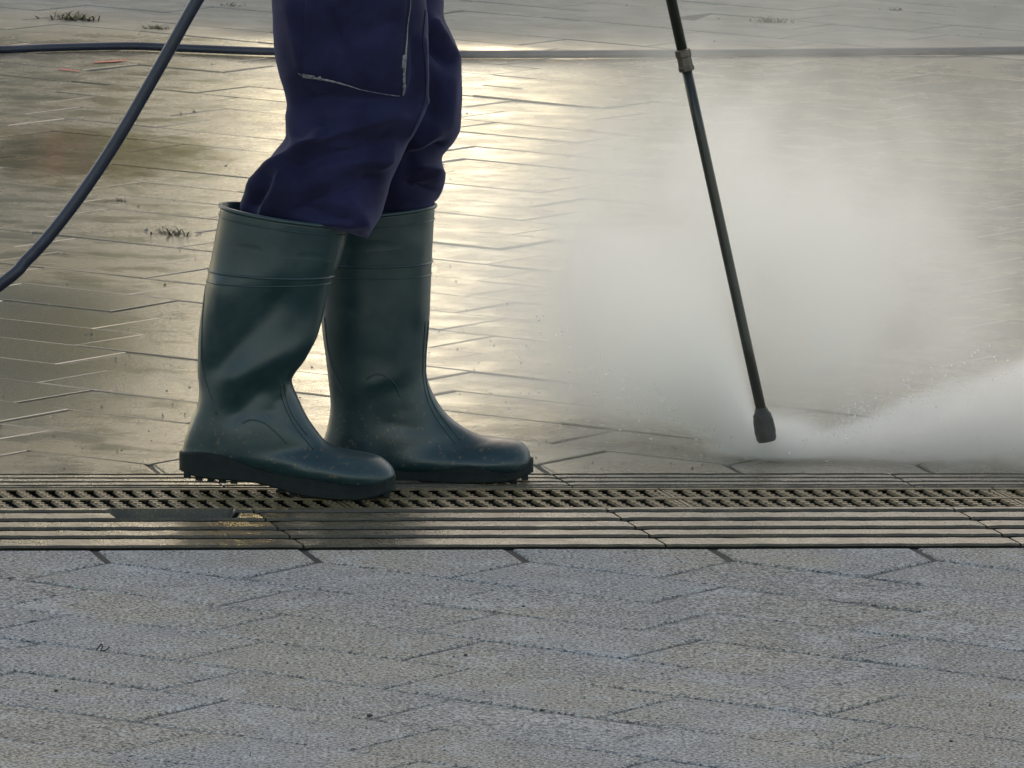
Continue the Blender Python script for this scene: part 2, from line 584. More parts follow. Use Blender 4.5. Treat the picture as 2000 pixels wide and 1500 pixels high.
for k in range(-8, 8):
    a = u1 + k * .5
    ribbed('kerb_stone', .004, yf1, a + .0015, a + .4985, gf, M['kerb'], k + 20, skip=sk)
    b = u2 + k * .5
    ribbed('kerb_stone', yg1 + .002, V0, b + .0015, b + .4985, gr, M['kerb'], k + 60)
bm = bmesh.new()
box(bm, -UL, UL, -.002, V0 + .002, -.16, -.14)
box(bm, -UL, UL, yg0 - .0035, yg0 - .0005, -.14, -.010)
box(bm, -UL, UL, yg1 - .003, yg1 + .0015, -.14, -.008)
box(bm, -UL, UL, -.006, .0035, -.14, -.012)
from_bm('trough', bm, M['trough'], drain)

# one cast bar with its two rows of studs, shared by all
gw = yg1 - yg0
PITCHB = .0272
def bar_mesh(row):
    bm = bmesh.new()
    if row: y0, y1 = gw * .54, gw - .012
    else: y0, y1 = .012, gw * .47
    sl = .005
    w = .0052
    N = 6
    L = []
    for i in range(N + 1):
        t = i / N
        y = y0 + (y1 - y0) * t
        xc = -sl * (y - gw / 2) / gw * 2
        L.append([bm.verts.new((xc - w, y, -.005)), bm.verts.new((xc - w, y, -.0035)), bm.verts.new((xc - w * .7, y, -.001)),
                  bm.verts.new((xc + w * .7, y, -.001)), bm.verts.new((xc + w, y, -.0035)), bm.verts.new((xc + w, y, -.005))])
    for a, b in zip(L[:-1], L[1:]):
        for k in range(5):
            bm.faces.new((a[k], b[k], b[k + 1], a[k + 1]))
    for i in range(4):
        t = (i + .5) / 4
        y = y0 + (y1 - y0) * t
        xc = -sl * (y - gw / 2) / gw * 2
        for dx in (-.0035, .0035):
            box(bm, xc + dx - .0022, xc + dx + .0022, y - .0035, y + .0035, -.0015, .0000)
    bmesh.ops.recalc_face_normals(bm, faces=bm.faces)
    me = bpy.data.meshes.new('grate_bar'); bm.to_mesh(me); bm.free()
    me.materials.append(M['iron'])
    return me
bars = (bar_mesh(0), bar_mesh(1))
ug = uv_of(1318, 975)[0]
nb = 18
Lg = nb * PITCHB
for k in range(-4, 5):
    x0 = ug + k * Lg
    if x0 > 1.9 or x0 + Lg < -1.9: continue
    bm = bmesh.new()
    for (ya, yb) in ((.0, .011), (gw * .475, gw * .535), (gw - .011, gw)):
        box(bm, .001, Lg - .001, ya, yb, -.0022, .0005)
    for xa in (.001, Lg - .007):
        box(bm, xa, xa + .006, .011, gw - .011, -.0028, -.001)
    bmesh.ops.bevel(bm, geom=bm.edges[:], offset=.0012, segments=1, affect='EDGES')
    g = from_bm('grate', bm, M['iron'], drain)
    g.matrix_local = Matrix.Translation((x0, yg0, ZK - .002))
    for r in (0, 1):
        for i in range(nb):
            bo = inst('bar', bars[r], g, Matrix.Translation(((i + .5) * PITCHB, 0, 0)))

# ------------------------------------------------------------------ boots
def loft(stations, sub, seg, Yc, flat=0.0, cyl=None):
    """stations: (bx,by,fx,fy,w,egg) in photo pixels of a plane at depth Yc"""
    S = crom(stations, sub)
    V, F, C = [], [], []
    for (bx, by, fx, fy, w, egg) in S:
        B = at(bx, by, Yc); Fp = at(fx, fy, Yc)
        c = (B + Fp) / 2; a = (Fp - B) / 2
        C.append(c)
        for k in range(seg):
            t = 2 * math.pi * k / seg
            ct, st = math.cos(t), math.sin(t)
            sx = math.copysign(abs(st) ** (1 - .22 * flat), st) if flat else st
            ww = w * (1 + egg * ct)
            V.append(c + a * ct + Vector((0, -1, 0)) * ww * sx)
    n = len(S)
    for i in range(n - 1):
        for k in range(seg):
            F.append((i * seg + k, (i + 1) * seg + k, (i + 1) * seg + (k + 1) % seg, i * seg + (k + 1) % seg))
    return V, F, n
def seg_dist(p, a, b):
    ax, ay = a; bx, by = b
    dx, dy = bx - ax, by - ay
    t = max(0, min(1, ((p[0] - ax) * dx + (p[1] - ay) * dy) / (dx * dx + dy * dy + 1e-9)))
    return math.hypot(p[0] - ax - dx * t, p[1] - ay - dy * t), t
def fold(me, feats, Yc, both=False):
    """push the camera side of a mesh in and out along soft creases given as (x0,y0,x1,y1,width,amount)"""
    nrm = [v.normal.copy() for v in me.vertices]
    for v, n in zip(me.vertices, nrm):
        if n.y > .25 and not both: continue
        k = min(1, max(0, -n.y / .6)) if not both else 1
        p = topx(v.co)
        d = 0
        for (x0, y0, x1, y1, w, am) in feats:
            q, t = seg_dist(p, (x0, y0), (x1, y1))
            d += am * math.exp(-(q / w) ** 1.35)
        v.co += n * d * k
def C1(*pts):                      # photo pixels from the enlarged boot view
    return [(300 + x / 2.3075, 350 + y / 2.3075) for x, y in pts]
def C5(x, y): return (420 + x / 3.124, y / 3.124)

YN = G(700, 977, .004).y + .050                 # centre line of the near boot on the ground
YF = G(900, 945, .004).y + .050
person = empty('person', (at(700, 940, (YN + YF) / 2).x, (YN + YF) / 2, 0))
tag(person, 'person in navy work trousers and tall green rubber boots standing on the drain', 'person')
PI = Matrix.Translation(-Vector(person.location))
def under(o, p):
    o.parent = p
    return o
def pmesh(name, V, F, mat, parent, smooth=True):
    o = mesh_obj(name, [PI @ Vector(v) for v in V], F, mat, parent, smooth)
    return o
def make_boot(pairs, widths, Yc, sole_top, sole_bot, sole_w, feats, lines, label, band):
    st = []
    for (b, f, w) in zip(pairs[0], pairs[1], widths):
        (bx, by), (fx, fy) = C1(b, f)
        st.append((bx, by, fx, fy, w, 0))
    seg = 56
    V, F, n = loft(st, 7, seg, Yc, flat=.35)
    # upper band stands 1.5 mm proud, with a rounded bead at its lower edge and at the rim
    cen = [sum((V[i * seg + k] for k in range(seg)), Vector()) / seg for i in range(n)]
    L = [0]
    for i in range(1, n): L.append(L[-1] + (cen[i] - cen[i - 1]).length)
    F.append(tuple(i for i in range((n - 1) * seg, n * seg)))
    # inner wall so that the shaft has a rim
    k0 = len(V)
    for r, dz in ((1, 0), (1, -.05)):
        for k in range(seg):
            p = V[k] - cen[0]
            V.append(cen[0] + p * (1 - .0028 / p.length) + (cen[3] - cen[0]).normalized() * (-dz))
    for k in range(seg):
        k2 = (k + 1) % seg
        F.append((k, k2, k0 + k2, k0 + k))
        F.append((k0 + k, k0 + k2, k0 + seg + k2, k0 + seg + k))
    me = bpy.data.meshes.new('boot')
    me.from_pydata([tuple(v) for v in V], [], F); me.update()
    bmx = bmesh.new(); bmx.from_mesh(me)
    bmesh.ops.recalc_face_normals(bmx, faces=bmx.faces); bmx.to_mesh(me); bmx.free()
    me.update()
    fold(me, feats, Yc)
    Vd = [v.co.copy() for v in me.vertices]
    cl = [sum((Vd[i * seg + k] for k in range(seg)), Vector()) / seg for i in range(n)]
    me.transform(PI)
    me.polygons.foreach_set('use_smooth', [True] * len(me.polygons))
    me.materials.append(M['rubber'])
    boot = inst('boot', me, person)
    # rim bead and band beads follow rings of the loft
    def ring_at(pos, grow):
        i = min(range(n), key=lambda j: abs(L[j] - pos))
        return [Vd[i * seg + k] + (Vd[i * seg + k] - cl[i]).normalized() * grow for k in range(seg)]
    def ringtube(pos, grow, r):
        P = ring_at(pos, grow)
        return tube(P + [P[0], P[1]], r, 8, caps=False)
    pm = lambda name, vf, mat=M['rubber']: pmesh(name, vf[0], vf[1], mat, boot)
    pm('rim_bead', ringtube(.0, .0004, .0032))
    pm('band_bead', ringtube(.016, .0002, .0012))
    pm('band_bead', ringtube(band, .0002, .0018))
    pm('band_bead', ringtube(band + .011, .0000, .0012))
    # raised seams on the camera side: snap each pixel path to the boot surface
    from mathutils.bvhtree import BVHTree
    bv = BVHTree.FromPolygons([tuple(v) for v in Vd], [tuple(p.vertices) for p in me.polygons])
    for path in lines:
        pts = []
        for (x, y) in crom([tuple(c) for c in C1(*path)], 6):
            h = bv.ray_cast(Vector((0, 0, CAM_H)), ray(x, y).normalized())
            if h[0]: pts.append(h[0] + h[1] * .0002)
        if len(pts) > 3:
            pm('seam', tube(pts, .0011, 6))
    # sole
    tp = crom(C1(*sole_top), 5); bt = crom(C1(*sole_bot), 5)
    up = lambda te: 11 * math.sqrt(max(0.0, 1 - abs(2 * te - 1) ** 5))     # the near edge of the sole shows below its centre line
    N = 44
    def samp(P, x):
        for a, b in zip(P[:-1], P[1:]):
            if a[0] <= x <= b[0]:
                t = (x - a[0]) / max(b[0] - a[0], 1e-6)
                return a[1] + (b[1] - a[1]) * t
        return P[0][1] if x < P[0][0] else P[-1][1]
    xa, xb = tp[0][0], tp[-1][0]
    V, F = [], []
    for i in range(N + 1):
        t = i / N
        te = .5 - .5 * math.cos(math.pi * t)
        x = xa + (xb - xa) * te
        w = crom([(q,) for q in sole_w], 10)
        w = w[min(len(w) - 1, int(te * (len(w) - 1)))][0]
        w *= math.sqrt(max(0.0, 1 - abs(2 * te - 1) ** 7)) * .93 + .07
        yt, yb_ = samp(tp, x) - up(te), samp(bt, x) - up(te)
        for (yy, ww) in ((yt, w * .97), (yt + 2, w * 1.03), ((yt + yb_) / 2, w * 1.0), (yb_ - 3, w * .99), (yb_, w * .95)):
            c = at(x, yy, Yc)
            V.append(c + Vector((0, -ww, 0)))
        for (yy, ww) in ((yb_, w * .95), (yb_ - 3, w * .99), ((yt + yb_) / 2, w), (yt + 2, w * 1.03), (yt, w * .97)):
            V.append(at(x, yy, Yc) + Vector((0, ww, 0)))
    for i in range(N):
        for k in range(10):
            F.append((i * 10 + k, (i + 1) * 10 + k, (i + 1) * 10 + (k + 1) % 10, i * 10 + (k + 1) % 10))
    F.append(tuple(range(9, -1, -1))); F.append(tuple(range(N * 10, N * 10 + 10)))
    sole = pmesh('sole', V, F, M['sole'], boot, smooth=False)
    # tread lugs under heel and forefoot
    bm = bmesh.new()
    for i in range(18):
        te = .04 + .92 * i / 17
        if .30 < te < .43: continue
        x = xa + (xb - xa) * te
        w = sole_w[min(len(sole_w) - 1, int(te * len(sole_w)))] * .9
        yb_ = samp(bt, x) - up(te)
        c = at(x, yb_, Yc)
        for s in (-1, 1):
            y0 = c.y + s * w * .35
            box(bm, c.x - .0048, c.x + .0048, y0 - w * .45, y0 + w * .45, c.z - .0055, c.z + .004)
    bmesh.ops.transform(bm, matrix=PI, verts=bm.verts)
    tag(from_bm('tread', bm, M['sole'], boot), kind='stuff')
    return boot

nearB = [(303, 118), (268, 310), (235, 480), (205, 680), (198, 850), (205, 950), (195, 1020), (175, 1075), (150, 1140), (134, 1200), (132, 1255), (250, 1275), (390, 1305), (540, 1345), (740, 1375), (900, 1400), (1000, 1390)]
nearF = [(885, 205), (838, 375), (795, 480), (752, 660), (690, 800), (640, 870), (624, 910), (645, 970), (690, 1065), (745, 1145), (790, 1190), (865, 1216), (960, 1233), (1020, 1250), (1065, 1285), (1086, 1318), (1089, 1340)]
nw = [.076, .071, .068, .062, .055, .050, .047, .045, .044, .043, .042, .043, .045, .048, .048, .040, .024]
near_sole_t = [(116, 1232), (250, 1240), (360, 1265), (480, 1315), (600, 1340), (740, 1360), (900, 1388), (1000, 1375), (1091, 1333)]
near_sole_b = [(122, 1312), (190, 1345), (300, 1362), (420, 1372), (540, 1398), (650, 1430), (800, 1448), (950, 1446), (1092, 1402)]
sw = [.038, .041, .041, .037, .036, .041, .049, .052, .050, .040]
near_feats = [(300 + a / 2.3075, 350 + b / 2.3075, 300 + c / 2.3075, 350 + d / 2.3075, w, am) for a, b, c, d, w, am in [
    (560, 560, 270, 860, 34, -.011), (760, 700, 360, 900, 26, .008), (330, 520, 560, 420, 40, .004),
    (480, 960, 380, 1060, 26, -.010), (560, 930, 560, 1010, 16, .006), (560, 1000, 520, 1050, 14, -.005),
    (680, 620, 640, 700, 30, -.004), (300, 480, 300, 600, 14, .004), (620, 1150, 760, 1230, 26, .002), (720, 1250, 900, 1290, 22, -.003)]]
near_lines = [[(285, 150), (235, 480), (218, 680), (220, 850), (250, 960), (285, 1060)],
              [(575, 925), (578, 980), (605, 1050), (650, 1130), (720, 1215)], [(590, 920), (598, 985), (625, 1060), (690, 1150)],
              [(400, 1100), (440, 1085), (500, 1100), (560, 1150), (600, 1190)]]
make_boot((nearB, nearF), nw, YN, near_sole_t, near_sole_b, sw, near_feats, near_lines, '', .083)

farB = [(745, 160), (748, 300), (752, 480), (757, 650), (775, 800), (790, 930), (797, 1020), (785, 1110), (762, 1190), (748, 1275), (850, 1310), (1000, 1325), (1200, 1330), (1400, 1330), (1550, 1335), (1640, 1322)]
farF = [(1268, 118), (1258, 290), (1250, 480), (1241, 680), (1228, 820), (1236, 905), (1270, 985), (1320, 1057), (1385, 1110), (1450, 1145), (1520, 1163), (1600, 1170), (1655, 1183), (1688, 1215), (1699, 1250), (1702, 1285)]
fw = [.072, .069, .066, .062, .056, .050, .047, .045, .044, .043, .044, .047, .050, .050, .042, .026]
far_sole_t = [(738, 1262), (900, 1270), (1050, 1285), (1200, 1300), (1330, 1300), (1450, 1300), (1560, 1325), (1640, 1316), (1712, 1258)]
far_sole_b = [(738, 1340), (850, 1362), (1000, 1370), (1200, 1374), (1400, 1376), (1560, 1370), (1650, 1352), (1712, 1318)]
far_feats = [(300 + a / 2.3075, 350 + b / 2.3075, 300 + c / 2.3075, 350 + d / 2.3075, w, am) for a, b, c, d, w, am in [
    (1000, 450, 1000, 800, 50, -.004), (960, 930, 1060, 900, 20, .004), (1100, 960, 1120, 1040, 20, -.004), (1190, 300, 1190, 600, 20, .003), (1050, 1100, 1200, 1130, 26, -.004), (1350, 1230, 1550, 1270, 20, -.003)]]
far_lines = [[(770, 620), (785, 760), (810, 860), (850, 960)], [(1238, 640), (1226, 820), (1232, 930), (1270, 1030), (1330, 1110), (1385, 1175)],
             [(1225, 640), (1214, 830), (1222, 940), (1255, 1040), (1310, 1125), (1360, 1190)],
             [(960, 900), (1000, 880), (1050, 890), (1090, 930), (1110, 980)]]
make_boot((farB, farF), fw, YF, far_sole_t, far_sole_b, sw, far_feats, far_lines, '', .076)

# ------------------------------------------------------------------ trousers
def leg_stations(rows, wtop):
    st = []
    for (yb, L_, yf, R_, w, egg) in rows:
        (bx, by), (fx, fy) = C5(L_, yb), C5(R_, yf)
        st.append((bx, by, fx, fy, w, egg))
    return st
near_rows = [(-900, 330, -900, 1330, .100, 0), (-500, 335, -500, 1310, .098, 0), (-150, 340, -150, 1285, .095, 0),
    (0, 345, 0, 1290, .093, 0), (150, 352, 150, 1300, .093, 0), (330, 365, 330, 1303, .093, 0), (430, 385, 430, 1304, .092, 0),
    (530, 410, 530, 1302, .091, 0), (620, 434, 620, 1295, .09, 0), (700, 436, 700, 1272, .088, 0), (770, 433, 770, 1235, .087, 0),
    (840, 424, 840, 1192, .086, .02), (930, 360, 930, 1150, .086, .04), (1030, 280, 1030, 1105, .086, .08), (1120, 205, 1110, 1070, .085, .14),
    (1190, 168, 1180, 1052, .084, .22), (1255, 150, 1240, 1035, .082, .30), (1300, 160, 1312, 1012, .080, .42), (1330, 230, 1362, 982, .074, .45), (1350, 420, 1402, 956, .056, .3), (1385, 640, 1432, 940, .032, .2), (1425, 850, 1446, 930, .008, 0)]
far_rows = [(-900, 560, -900, 1420, .095, 0), (-400, 700, -400, 1410, .092, 0), (0, 830, 0, 1400, .088, 0), (100, 850, 100, 1396, .088, 0),
    (210, 850, 210, 1440, .088, 0), (320, 850, 320, 1490, .088, 0), (400, 845, 400, 1504, .088, 0), (650, 850, 650, 1506, .088, 0),
    (780, 860, 780, 1496, .086, 0), (860, 880, 860, 1460, .084, 0), (940, 895, 945, 1392, .078, 0), (1000, 900, 1000, 1388, .076, 0),
    (1080, 900, 1080, 1405, .075, 0), (1140, 905, 1140, 1396, .072, 0), (1210, 915, 1210, 1362, .063, 0), (1258, 925, 1258, 1322, .056, 0), (1330, 945, 1330, 1270, .046, 0), (1420, 960, 1420, 1240, .040, 0)]
def make_leg(rows, Yc, feats, seed):
    V, F, n = loft(leg_stations(rows, 0), 9, 88, Yc)
    me = bpy.data.meshes.new('trouser_leg')
    me.from_pydata([tuple(v) for v in V], [], F); me.update()
    bmx = bmesh.new(); bmx.from_mesh(me); bmesh.ops.recalc_face_normals(bmx, faces=bmx.faces); bmx.to_mesh(me); bmx.free()
    me.update()
    # broad cloth undulation, stretched along slanting folds
    nr = [v.normal.copy() for v in me.vertices]
    for v, nn in zip(me.vertices, nr):
        p = v.co
        q = Vector((p.x * 9 + p.z * 5, p.y * 9, p.z * 15 - p.x * 7)) + Vector((seed, 0, 0))
        d = mnoise.noise(q) * .0045 + (1 - abs(mnoise.noise(q * 1.9 + Vector((5, 1, 2))))) * .005 - .004 + mnoise.noise(q * 4.2) * .0008
        edge = 1 - abs(nn.x) * .75
        v.co += nn * d * edge
    me.update()
    fold(me, [(*C5(a, b), *C5(c, d), w, am * 1.7) for a, b, c, d, w, am in feats], Yc)
    me.transform(PI)
    me.polygons.foreach_set('use_smooth', [True] * len(me.polygons))
    me.materials.append(M['cloth'])
    return me
near_feats = [
    (200, 1130, 660, 830, 15, .011), (660, 830, 1150, 700, 18, .006), (560, 610, 1150, 620, 30, -.012), (440, 700, 520, 850, 22, .007),
    (300, 1300, 430, 1060, 11, .010), (230, 1250, 330, 1090, 14, -.009), (500, 1010, 1050, 870, 24, -.011), (640, 740, 690, 800, 9, -.006),
    (640, 1010, 1100, 960, 22, .007), (560, 1250, 940, 1100, 24, -.010), (820, 1230, 930, 1380, 16, .005), (520, 1290, 800, 1340, 12, -.008),
    (1270, 250, 1290, 620, 10, .007), (1230, 250, 1245, 620, 10, -.007), (1290, 620, 1190, 840, 10, .006), (700, 100, 800, 320, 24, -.007), (470, 50, 540, 400, 22, .006),
    (900, 200, 1080, 130, 22, -.006), (600, 60, 640, 300, 18, .004), (1090, 880, 1010, 1010, 11, .006), (380, 950, 300, 1060, 18, .005)]
far_feats = [(1320, 130, 1480, 340, 14, .010), (1300, 250, 1440, 380, 18, -.012), (1340, 800, 1250, 880, 22, .010), (1380, 900, 1200, 960, 16, -.012),
    (1380, 1060, 1240, 1010, 16, .010), (1380, 1180, 1200, 1120, 18, -.010), (1460, 500, 1430, 740, 18, .004), (1340, 500, 1330, 700, 22, -.008)]
tr = inst('trousers', make_leg(near_rows, YN + .012, near_feats, 0), person)
from mathutils.bvhtree import BVHTree
tbv = BVHTree.FromPolygons([tuple(Vector(person.location) + v.co) for v in tr.data.vertices], [tuple(p.vertices) for p in tr.data.polygons])
far = inst('trouser_leg', make_leg(far_rows, YF - .005, far_feats, 3.7), tr)
def on_trousers(x, y, lift):
    h = tbv.ray_cast(Vector((0, 0, CAM_H)), ray(x, y).normalized())
    if h[0] is None: return at(x, y, YN - .09)
    n = h[1] if h[1].y < 0 else -h[1]
    return h[0] + n * lift
# patch pocket on the thigh: a padded panel, its worn pale trim along bottom and front edge
pv, pf = [], []
NX, NY = 26, 30
for j in range(NY + 1):
    for i in range(NX + 1):
        s, t = i / NX, j / NY
        xb = 530 + (1132 - 530) * s; yb = 455 + (572 - 455) * s
        xt = 560 + (1188 - 560) * s; yt = -260
        x = xt + (xb - xt) * t + (0 if s < 1 else 0); y = yt + (yb - yt) * t
        e = min(1, min(s, 1 - s, 1 - t) * 9)
        p = on_trousers(*C5(x, y), .0012 + .0045 * math.sqrt(max(e, 0)))
        pv.append(p)
for j in range(NY):
    for i in range(NX):
        a = j * (NX + 1) + i
        pf.append((a, a + 1, a + NX + 2, a + NX + 1))
pocket = pmesh('pocket', pv, pf, M['cloth'], tr)
pbv = BVHTree.FromPolygons([tuple(v) for v in pv], pf)
def strip(path, widths, lift=.0015):
    P = crom([p + (w,) for p, w in zip(path, widths)], 10)
    V, F = [], []
    for i, (x, y, w) in enumerate(P):
        a = P[max(i - 1, 0)]; b = P[min(i + 1, len(P) - 1)]
        d = math.hypot(b[0] - a[0], b[1] - a[1])
        nx, ny = -(b[1] - a[1]) / d, (b[0] - a[0]) / d
        w2 = w * (1 + .35 * mnoise.noise(Vector((i * .37, w, 0))))
        for s, l in ((-1, 0), (0, 1), (1, 0)):
            X, Y = x + nx * s * w2, y + ny * s * w2
            h = pbv.ray_cast(Vector((0, 0, CAM_H)), ray(*C5(X, Y)).normalized())
            q = h[0] if h[0] else on_trousers(*C5(X, Y), .0035)
            q2 = on_trousers(*C5(X, Y), .0035)
            if q2.y < q.y: q = q2
            V.append(q + Vector((0, -lift - .0012 * l, 0)))
    n = len(P)
    for i in range(n - 1):
        F += [(i * 3, i * 3 + 1, i * 3 + 4, i * 3 + 3), (i * 3 + 1, i * 3 + 2, i * 3 + 5, i * 3 + 4)]
    return V, F
pmesh('pocket_trim', *strip([(515, 436), (548, 458), (620, 470), (700, 487), (800, 512), (900, 540), (1010, 563), (1120, 576)], [1.5, 6, 7, 6, 4, 2, 1.5, 2]), M['trim'], tr)
pmesh('pocket_trim', *strip([(1190, -250), (1184, 0), (1172, 120), (1160, 250), (1152, 350), (1146, 450), (1146, 540), (1140, 575)], [2.5, 2, 2.5, 4, 7, 8, 7, 4]), M['trim'], tr)
# side seam of the near leg
sp = [on_trousers(*C5(x, y), .0006) for x, y in crom([(1282, 60), (1268, 250), (1285, 420), (1280, 600), (1240, 720), (1185, 830)], 8)]
pmesh('leg_seam', *tube(sp, .0010, 6), M['cloth'], tr)

# ------------------------------------------------------------------ upper body (outside the frame; it casts the shadow and holds the lance)
px0 = at(700, 0, (YN + YF) / 2).x
yb = (YN + YF) / 2
def skin(name, pts, edges, mat, sub=2, root=0):
    me = bpy.data.meshes.new(name)
    me.from_pydata([p[:3] for p in pts], edges, [])
    o = inst(name, me, person)
    o.location = (0, 0, 0)
    md = o.modifiers.new('skin', 'SKIN')
    for i, p in enumerate(pts):
        me.skin_vertices[0].data[i].radius = (p[3], p[4] if len(p) > 4 else p[3])
        me.skin_vertices[0].data[i].use_root = i == root
    s = o.modifiers.new('sub', 'SUBSURF'); s.levels = s.render_levels = sub
    me.materials.append(mat)
    return o
X0, Y0 = person.location.x, person.location.y
hx = px0 - X0
LANCE_Y = G(1492, 904).y
hand_f = at(1130, -940, LANCE_Y) - Vector(person.location)
hand_r = at(985, -1010, LANCE_Y) - Vector(person.location)
lance_dir = (at(1313, 0, LANCE_Y) - at(1487, 800, LANCE_Y)).normalized()
P_top = at(1313, 0, LANCE_Y)
h1 = P_top + lance_dir * .36 - Vector(person.location)
h2 = P_top + lance_dir * .78 - Vector(person.location)
pts = [(hx - .02, 0, .93, .16, .15), (hx - .01, 0, 1.12, .14, .13), (hx + .03, 0, 1.34, .17, .13), (hx + .05, 0, 1.47, .09, .09), (hx + .065, 0, 1.54, .055), (hx + .08, 0, 1.62, .075, .085), (hx + .085, 0, 1.72, .085, .09),
       (hx + .03, -.18, 1.42, .065), (hx + .02, -.26, 1.20, .05), (h1.x - .02, h1.y - .03, h1.z + .03, .035),
       (hx + .03, .18, 1.42, .065), (hx - .02, .25, 1.20, .05), (h2.x - .05, h2.y + .03, h2.z + .02, .035),
       (hx - .01, -.05, .78, .11), (hx + .03, .05, .78, .10)]
skin('jacket', pts[:4] + pts[7:], [(0, 1), (1, 2), (2, 3), (2, 4), (4, 5), (5, 6), (2, 7), (7, 8), (8, 9), (0, 10), (0, 11)], M['cloth'])
skin('head', [pts[3][:3] + (.055,), pts[4], pts[5], pts[6], (hx + .155, 0, 1.63, .03), (hx + .165, 0, 1.655, .018)], [(0, 1), (1, 2), (2, 3), (2, 4), (4, 5)], M['skin'])
skin('hair', [(hx + .06, 0, 1.70, .09), (hx + .075, 0, 1.775, .07), (hx + .03, 0, 1.64, .06)], [(0, 1), (0, 2)], M['hair'])
for (h, s) in ((h1, -1), (h2, 1)):
    base = Vector((h.x - .02, h.y + s * .03, h.z + .025))
    pp = [tuple(base) + (.03, .02), tuple(base + Vector((.03, -s * .006, -.012))) + (.036, .018)]
    ee = [(0, 1)]
    for q in range(4):
        off = lance_dir * (.03 - q * .02)
        k = len(pp)
        a = h + off + Vector((.0, s * .024, .005)); b = h + off + Vector((.024, s * .008, 0)); c = h + off + Vector((.016, -s * .018, 0))
        pp += [tuple(a) + (.0095,), tuple(b) + (.0085,), tuple(c) + (.0075,)]
        ee += [(1, k), (k, k + 1), (k + 1, k + 2)]
    k = len(pp)
    a = h + lance_dir * .035 + Vector((-.02, s * .01, .01)); b = h + lance_dir * .05 + Vector((-.008, -s * .02, 0))
    pp += [tuple(a) + (.011,), tuple(b) + (.009,)]
    ee += [(0, k), (k, k + 1)]
    skin('hand', pp, ee, M['skin'])

# ------------------------------------------------------------------ pressure lance
tip = at(1487, 802, LANCE_Y)
kink = at(1337, 118, LANCE_Y)
lance = empty('pressure_lance', tip)
tag(lance, 'dark pressure washer lance with brass collar and black nozzle pointing into the mist', 'lance')
LI = Matrix.Translation(-tip)
def lpart(name, V, F, mat, parent=lance, smooth=True):
    return mesh_obj(name, [LI @ Vector(v) for v in V], F, mat, parent, smooth)
d1 = (tip - kink).normalized()
top = P_top + lance_dir * .95
lp = [kink, kink + d1 * .15, kink + d1 * .3, tip]
lpart('tube', *tube([kink + (tip - kink) * t for t in (0, .2, .4, .6, .8, 1)], .0076, 20), M['lance'])
updir = (at(1311, 0, LANCE_Y) - kink).normalized()
upend = kink + updir * .95
lpart('tube', *tube([kink, kink + updir * .3, kink + updir * .7], .0078, 20), M['lance'])
prof = [(-.0165, .0085), (-.015, .0118), (-.006, .0120), (-.004, .0108), (.008, .0110), (.010, .0122), (.015, .0118), (.0165, .0085)]
lpart('collar', *tube([kink + d1 * a for a, r in prof], [r for a, r in prof], 8), M['collar'], smooth=False)
nend = at(1498, 862, LANCE_Y)
nd = (nend - tip).normalized()
Ln = (nend - tip).length
prof = [(-.004, .0085), (0.002, .0105), (.006, .0135), (.012, .0135), (.022, .0139), (Ln - .010, .0148), (Ln - .004, .0146), (Ln, .0122)]
lpart('nozzle', *tube([tip + nd * a for a, r in prof], [r for a, r in prof], 24), M['nozzle'])
# grooves on the nozzle grip
bm = bmesh.new()
for k in range(12):
    w = 2 * math.pi * k / 12
    a = nd.cross(Vector((0, 1, 0))).normalized(); b = nd.cross(a)
    o = a * math.cos(w) + b * math.sin(w)
    V, F = tube([tip + nd * .012 + o * .0132, tip + nd * (Ln - .012) + o * .0144], .0012, 6)
    vs = [bm.verts.new(LI @ v) for v in V]
    for f in F: bm.faces.new([vs[i] for i in f])
from_bm('grip_rib', bm, M['nozzle'], lance)
# trigger gun in the rear hand
gun0 = kink + updir * .68
bm = bmesh.new()
fr = Matrix.Translation(LI @ gun0) @ updir.to_track_quat('Z', 'Y').to_matrix().to_4x4()
box(bm, -.018, .018, -.02, .02, 0, .2, fr)
box(bm, -.014, .014, -.10, -.02, .12, .17, fr)
bmesh.ops.bevel(bm, geom=bm.edges[:], offset=.005, segments=2, affect='EDGES')
from_bm('trigger_gun', bm, M['nozzle'], lance)

# ------------------------------------------------------------------ hose: from the gun past the worker to the ground and along behind him
HR = .0087
hose_y = YN - .18
hp = []
gun_end = gun0 + updir * .2
hp += [gun_end, gun_end + Vector((-.15, .0, .06)), at(560, -330, hose_y), at(475, -150, hose_y)]
for (x, y) in ((385, 0), (340, 80), (290, 168), (233, 266), (170, 363), (103, 452), (52, 508), (0, 556)):
    hp.append(at(x, y, hose_y))
def hg(px, py):
    g = G(px, py, HR); return g
e = at(0, 556, hose_y)
hp += [e + Vector((-.16, .02, -.12)), Vector((e.x - .42, e.y + .10, .075)), Vector((e.x - .75, e.y + .45, HR + .003)), Vector((e.x - .95, e.y + 1.3, HR)), Vector((e.x - .9, e.y + 2.6, HR)),
       hg(-420, 112) , hg(-200, 102)]
for (x, y) in ((0, 97), (100, 93), (250, 90), (350, 94), (530, 101), (720, 105), (900, 107), (1300, 105), (1650, 102), (2000, 98), (2300, 92)):
    hp.append(hg(x, y))
q = hp[-1]
hp += [q + Vector((.8, .3, 0)), q + Vector((2.2, .5, 0)), q + Vector((4, .2, 0))]
P = [Vector(p) for p in crom([tuple(p) for p in hp], 12)]
for p in P:
    p.z = max(p.z, HR + .0005)
V, F = tube(P, HR, 14)
hose = mesh_obj('hose', V, F, M['hose'], None, True)
tag(hose, 'long dark rubber pressure hose slanting down at left and lying along the wet paving behind', 'hose')

